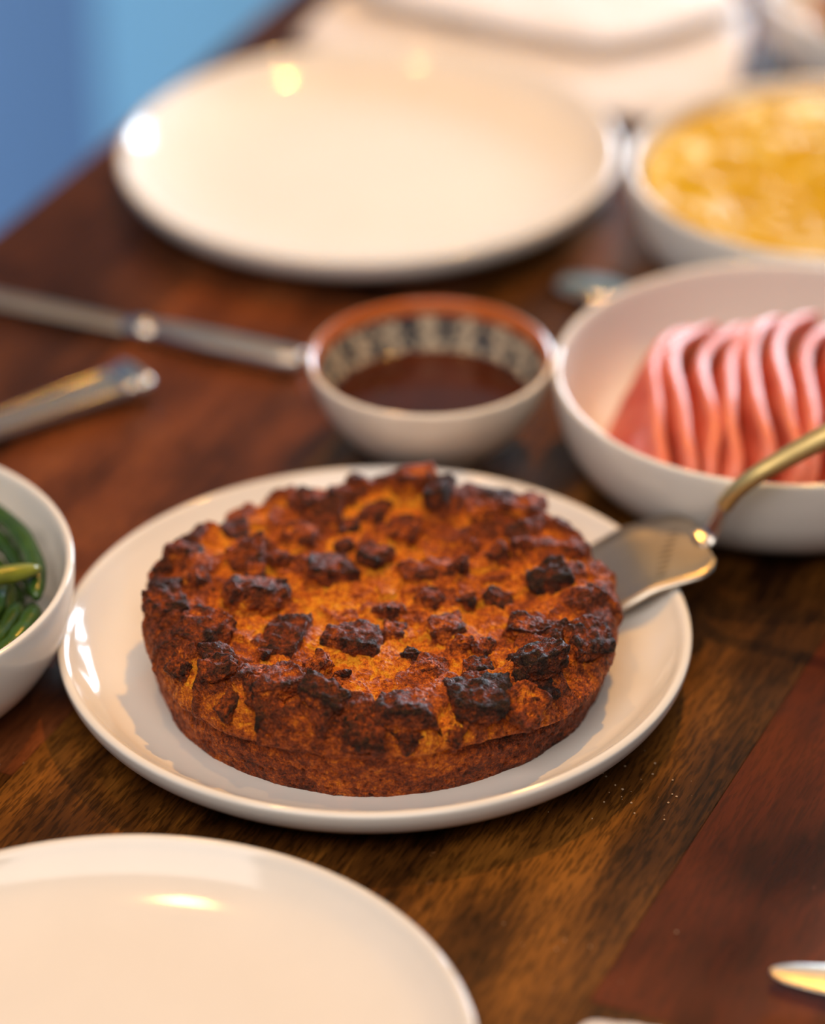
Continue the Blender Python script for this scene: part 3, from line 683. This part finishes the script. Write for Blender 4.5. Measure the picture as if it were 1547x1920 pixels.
for i in range(26):
    a = rb.uniform(0, math.pi); px, py = rb.uniform(-0.030, 0.040), rb.uniform(-0.050, 0.045); ln = rb.uniform(0.024, 0.038); z = 0.013 + 0.0009 * i
    lim = 0.062 if z < 0.02 else 0.083
    dx, dy = math.cos(a) * ln, math.sin(a) * ln; bend = rb.uniform(-0.01, 0.01)
    q = [(px - dx, py - dy), (px - dy / ln * bend, py + dx / ln * bend), (px + dx, py + dy)]
    q = [(u * min(1, lim / max(math.hypot(u, v), 1e-6)), v * min(1, lim / max(math.hypot(u, v), 1e-6))) for u, v in q]
    bean([(bx + u, by + v, TZ + z + rb.uniform(-0.001, 0.003)) for u, v in q], rb.uniform(0.0034, 0.0042), 'bean', 'glossy green bean in the tangled heap in the left bowl', g)

# ------------------------------------------------------------------ browned pieces, top right
gx, gy = GLASS; rn = np.random.RandomState(3)
NP_, NF_ = cube_shell(8)
for i in range(16):
    a = rn.uniform(0, 2 * math.pi); r = 0.060 * math.sqrt(rn.uniform(0, 1)); s = rn.uniform(0.010, 0.016)
    if i < 4: a = math.pi + 0.5 * (i - 1); r = 0.042
    p = NP_ / np.linalg.norm(NP_, axis=1)[:, None] * s * np.array([1, 0.8, 0.7]); p = p * (1 + 0.30 * fbm(p / 0.012 + i * 3.3, 2))[:, None]
    o = mknp('browned_piece', p, NF_, M['nugget']); o.location = (gx + r * math.cos(a), gy + r * math.sin(a), TZ + 0.026 + 0.018 * (1 - r / 0.06) + 0.004 * (i % 3))
    o.rotation_euler = (0, 0, rn.uniform(0, 3)); tag(o, 'browned lumpy piece heaped in the shiny bowl at the top right', 'food', 'browned pieces in the far right bowl')

# ------------------------------------------------------------------ cutlery
def oriented(name, p, q, label, cat):
    p = Vector(p); q = Vector(q); d = q - p; o = empty(name, (p.x, p.y, TZ), math.atan2(d.y, d.x)); tag(o, label, cat); return o
kn = oriented('table_knife', (-0.300, 0.3880, 0), (-0.0326, 0.2609, 0), 'long steel knife with rounded handle between the far plate and the painted bowl', 'knife')
# local x runs to the handle; bolster at x = 0.205
P = [(0.0, 0, 0.0035), (0.02, 0, 0.0035), (0.06, 0, 0.0038), (0.12, 0, 0.0042), (0.18, 0, 0.0046), (0.196, 0, 0.0048)]
sweep('blade', smooth_profile3(P, 5), [(w, 0.0028) for w in np.interp(np.linspace(0, 5, 26), range(6), [0.0015, 0.0055, 0.0068, 0.0068, 0.0064, 0.0055])], M['silver_satin'], kn)
sweep('bolster', [(0.194, 0, 0.005), (0.198, 0, 0.0052), (0.202, 0, 0.0056), (0.206, 0, 0.0056), (0.210, 0, 0.0052), (0.213, 0, 0.005)], [(0.0046, 0.0036), (0.0056, 0.0046), (0.0070, 0.0055), (0.0070, 0.0055), (0.0058, 0.0046), (0.0050, 0.0040)], M['silver_polished'], kn)
P = [(0.211, 0, 0.0058), (0.225, 0, 0.0060), (0.25, 0, 0.0062), (0.28, 0, 0.0062), (0.292, 0, 0.0060)]
sweep('handle', smooth_profile3(P, 6), [(w, 0.0054) for w in np.interp(np.linspace(0, 4, 25), range(5), [0.0050, 0.0066, 0.0078, 0.0076, 0.0060])], M['silver'], kn, power=2.6)

fo = oriented('fork', (-0.262, 0.1500, 0), (-0.1140, 0.2480, 0), 'steel cutlery handle with flared square end pointing right, below the long knife', 'fork')
Lf = math.hypot(0.148, 0.098)
P = [(0.0, 0, 0.0030), (0.06, 0, 0.0040), (0.12, 0, 0.0060), (Lf - 0.012, 0, 0.0068)]
w4 = np.interp(np.linspace(0, 3, 16), range(4), [0.0055, 0.0072, 0.0095, 0.0112])
sweep('handle', smooth_profile3(P, 5), [(w, 0.0030) for w in w4], M['silver'], fo, power=3.5)
for s in (-1, 1):
    sweep('ridge', smooth_profile3([(x, s * w, z + 0.003) for (x, y, z), w in zip(P, (0.0044, 0.0060, 0.0082, 0.0098))], 5), [(0.0012, 0.0012)] * 16, M['silver_polished'], fo, nseg=8)
sweep('collar', [(Lf - 0.013, 0, 0.0070), (Lf - 0.010, 0, 0.0072), (Lf - 0.007, 0, 0.0070)], [(0.0110, 0.0046), (0.0128, 0.0060), (0.0118, 0.0050)], M['silver_polished'], fo, power=4)
sweep('end_cap', [(Lf - 0.007, 0, 0.0070), (Lf - 0.003, 0, 0.0072), (Lf, 0, 0.0070)], [(0.0124, 0.0052), (0.0140, 0.0068), (0.0132, 0.0056)], M['silver_polished'], fo, power=4)

sp = oriented('spoon', (0.0925, 0.3500, 0), (0.1750, 0.3010, 0), 'rounded bright cutlery tip poking out behind the ham bowl', 'spoon')
P = [(0.0, 0, 0.0035), (0.004, 0, 0.0035), (0.012, 0, 0.0037), (0.024, 0, 0.0040), (0.036, 0, 0.0044), (0.044, 0, 0.0045)]
sweep('handle', smooth_profile3(P, 5), [(w, h_) for w, h_ in zip(np.interp(np.linspace(0, 5, 26), range(6), [0.0040, 0.0094, 0.0122, 0.0124, 0.0100, 0.0075]), np.interp(np.linspace(0, 5, 26), range(6), [0.0012, 0.0028, 0.0034, 0.0034, 0.0032, 0.0030]))], M['silver_polished'], sp)

k2o = oriented('table_knife', (0.1478, -0.2085, 0), (0.2600, -0.2400, 0), 'rounded steel knife tip at the lower right edge', 'knife')
P = [(0.0, 0, 0.0052), (0.003, 0, 0.0052), (0.010, 0, 0.0054), (0.03, 0, 0.0058), (0.08, 0, 0.0062)]
sweep('blade', smooth_profile3(P, 5), [(w, 0.0008) for w in np.interp(np.linspace(0, 4, 21), range(5), [0.0012, 0.0042, 0.0066, 0.0092, 0.0095])], M['silver'], k2o)
P = [(0.078, 0, 0.0062), (0.10, 0, 0.0064), (0.14, 0, 0.0064), (0.165, 0, 0.0060)]
sweep('handle', smooth_profile3(P, 5), [(0.0070, 0.0060)] * 16, M['silver'], k2o)

# ------------------------------------------------------------------ napkins
def cloth(name, outline, z0, thick, label, amp=0.0012, parent=None, res=0.004, edge=0.006, bulge=None):
    """folded cloth: a soft slab over a polygon, edges rounded, top gently creased"""
    poly = np.array(outline); mn = poly.min(0) - 0.001; mxx = poly.max(0) + 0.001
    nx = int((mxx[0] - mn[0]) / res) + 1; ny = int((mxx[1] - mn[1]) / res) + 1
    gx_, gy_ = np.meshgrid(np.linspace(mn[0], mxx[0], nx), np.linspace(mn[1], mxx[1], ny), indexing='ij')
    # signed distance to polygon, inside positive (convex or not)
    Pq = np.stack([gx_.ravel(), gy_.ravel()], 1); ins = np.zeros(len(Pq), bool); dist = np.full(len(Pq), 9.0); near = Pq.copy()
    for i in range(len(poly)):
        a, b = poly[i], poly[(i + 1) % len(poly)]; ab = b - a
        t = np.clip(((Pq - a) @ ab) / (ab @ ab), 0, 1); c = a + t[:, None] * ab; d = np.linalg.norm(Pq - c, axis=1)
        m_ = d < dist; dist = np.where(m_, d, dist); near[m_] = c[m_]
        cond = ((a[1] > Pq[:, 1]) != (b[1] > Pq[:, 1])) & (Pq[:, 0] < (b[0] - a[0]) * (Pq[:, 1] - a[1]) / (b[1] - a[1] + 1e-12) + a[0]); ins ^= cond
    keep = ins | (dist < res * 1.0); pos = np.where(ins[:, None], Pq, near); dd = np.where(ins, dist, 0)
    q = np.clip(dd / edge, 0, 1); hgt = np.sqrt(1 - (1 - q) ** 2)
    nz = fbm(np.stack([pos[:, 0], pos[:, 1], 0 * dd], 1) / 0.045 + z0 * 100, 2)
    top = z0 + thick * (0.5 + 0.5 * hgt) + amp * nz * q
    bot = z0 + thick * (0.5 - 0.5 * hgt)
    if bulge is not None: bb = bulge(pos[:, 0], pos[:, 1]); top = top + bb; bot = bot + bb
    N = nx * ny; V = np.concatenate([np.column_stack([pos, top]), np.column_stack([pos, bot])])
    K = keep.reshape(nx, ny); F = []
    idx = np.arange(N).reshape(nx, ny)
    for i in range(nx - 1):
        for j in range(ny - 1):
            if K[i, j] and K[i + 1, j] and K[i, j + 1] and K[i + 1, j + 1]:
                f = (idx[i, j], idx[i + 1, j], idx[i + 1, j + 1], idx[i, j + 1]); F.append(f); F.append(tuple(N + x for x in f[::-1]))
    o = mk(name, V, F, M['napkin'], parent)
    bm = bmesh.new(); bm.from_mesh(o.data); bmesh.ops.delete(bm, geom=[v for v in bm.verts if not v.link_faces], context='VERTS')
    bmesh.ops.remove_doubles(bm, verts=bm.verts, dist=0.00002)
    be = [e_ for e_ in bm.edges if e_.is_boundary]
    bm.to_mesh(o.data); bm.free()
    return o
nap = empty('napkin', (0.10, 0.66, TZ)); tag(nap, 'folded white cloth napkin behind the empty far plate', 'napkin')
def L_(pts, c=(0.10, 0.66)): return [(x - c[0], y - c[1]) for x, y in pts]
lower = cloth('lower_fold', L_([(-0.048, 0.652), (-0.030, 0.628), (0.030, 0.612), (0.078, 0.600), (0.105, 0.565), (0.125, 0.543), (0.150, 0.533), (0.178, 0.542), (0.203, 0.572), (0.214, 0.640), (0.218, 0.676), (0.17, 0.76), (0.02, 0.78), (-0.03, 0.70)]), 0.0004, 0.009, '', parent=nap, amp=0.0016, edge=0.008)
upper = cloth('upper_fold', L_([(0.000, 0.676), (0.030, 0.656), (0.080, 0.630), (0.128, 0.606), (0.150, 0.612), (0.185, 0.634), (0.212, 0.652), (0.214, 0.674), (0.17, 0.755), (0.02, 0.775), (-0.015, 0.72)]), 0.0125, 0.0085, '', parent=nap, amp=0.0012, edge=0.005)
n2 = empty('napkin', (0.10, -0.30, TZ)); tag(n2, 'corner of a white napkin at the bottom edge', 'napkin')
cloth('napkin_fold', L_([(0.0745, -0.2370), (0.080, -0.2345), (0.095, -0.2370), (0.118, -0.2440), (0.15, -0.26), (0.13, -0.33), (0.08, -0.33), (0.072, -0.245)], (0.10, -0.30)), 0.0003, 0.0060, '', parent=n2, res=0.0025, amp=0.0003, edge=0.004)

# ------------------------------------------------------------------ crumbs on the table
bm = bmesh.new(); cr = random.Random(11)
for i in range(60):
    if i < 34: u = tl(0.130 + cr.gauss(0, 0.012), -0.032 + cr.gauss(0, 0.012))
    elif i < 44: u = tl(-0.11 + cr.gauss(0, 0.012), -0.13 + cr.gauss(0, 0.01))
    else: u = tl(cr.uniform(0.03, 0.19), cr.uniform(-0.19, -0.10))
    s = cr.uniform(0.00015, 0.00055)
    r = bmesh.ops.create_icosphere(bm, subdivisions=1, radius=s)
    for v in r['verts']: v.co = Vector((v.co.x * cr.uniform(0.7, 1.4), v.co.y * cr.uniform(0.7, 1.3), v.co.z * 0.7)) + Vector((u.x, u.y, s * 0.5))
me = bpy.data.meshes.new('crumbs'); bm.to_mesh(me); bm.free(); me.materials.append(M['crumb'])
co = bpy.data.objects.new('crumbs', me); COL.objects.link(co); co.location = (0, 0, TZ); tag(co, 'tiny pale crumbs scattered on the table planks beside the centre plate', 'crumbs', kind='stuff')
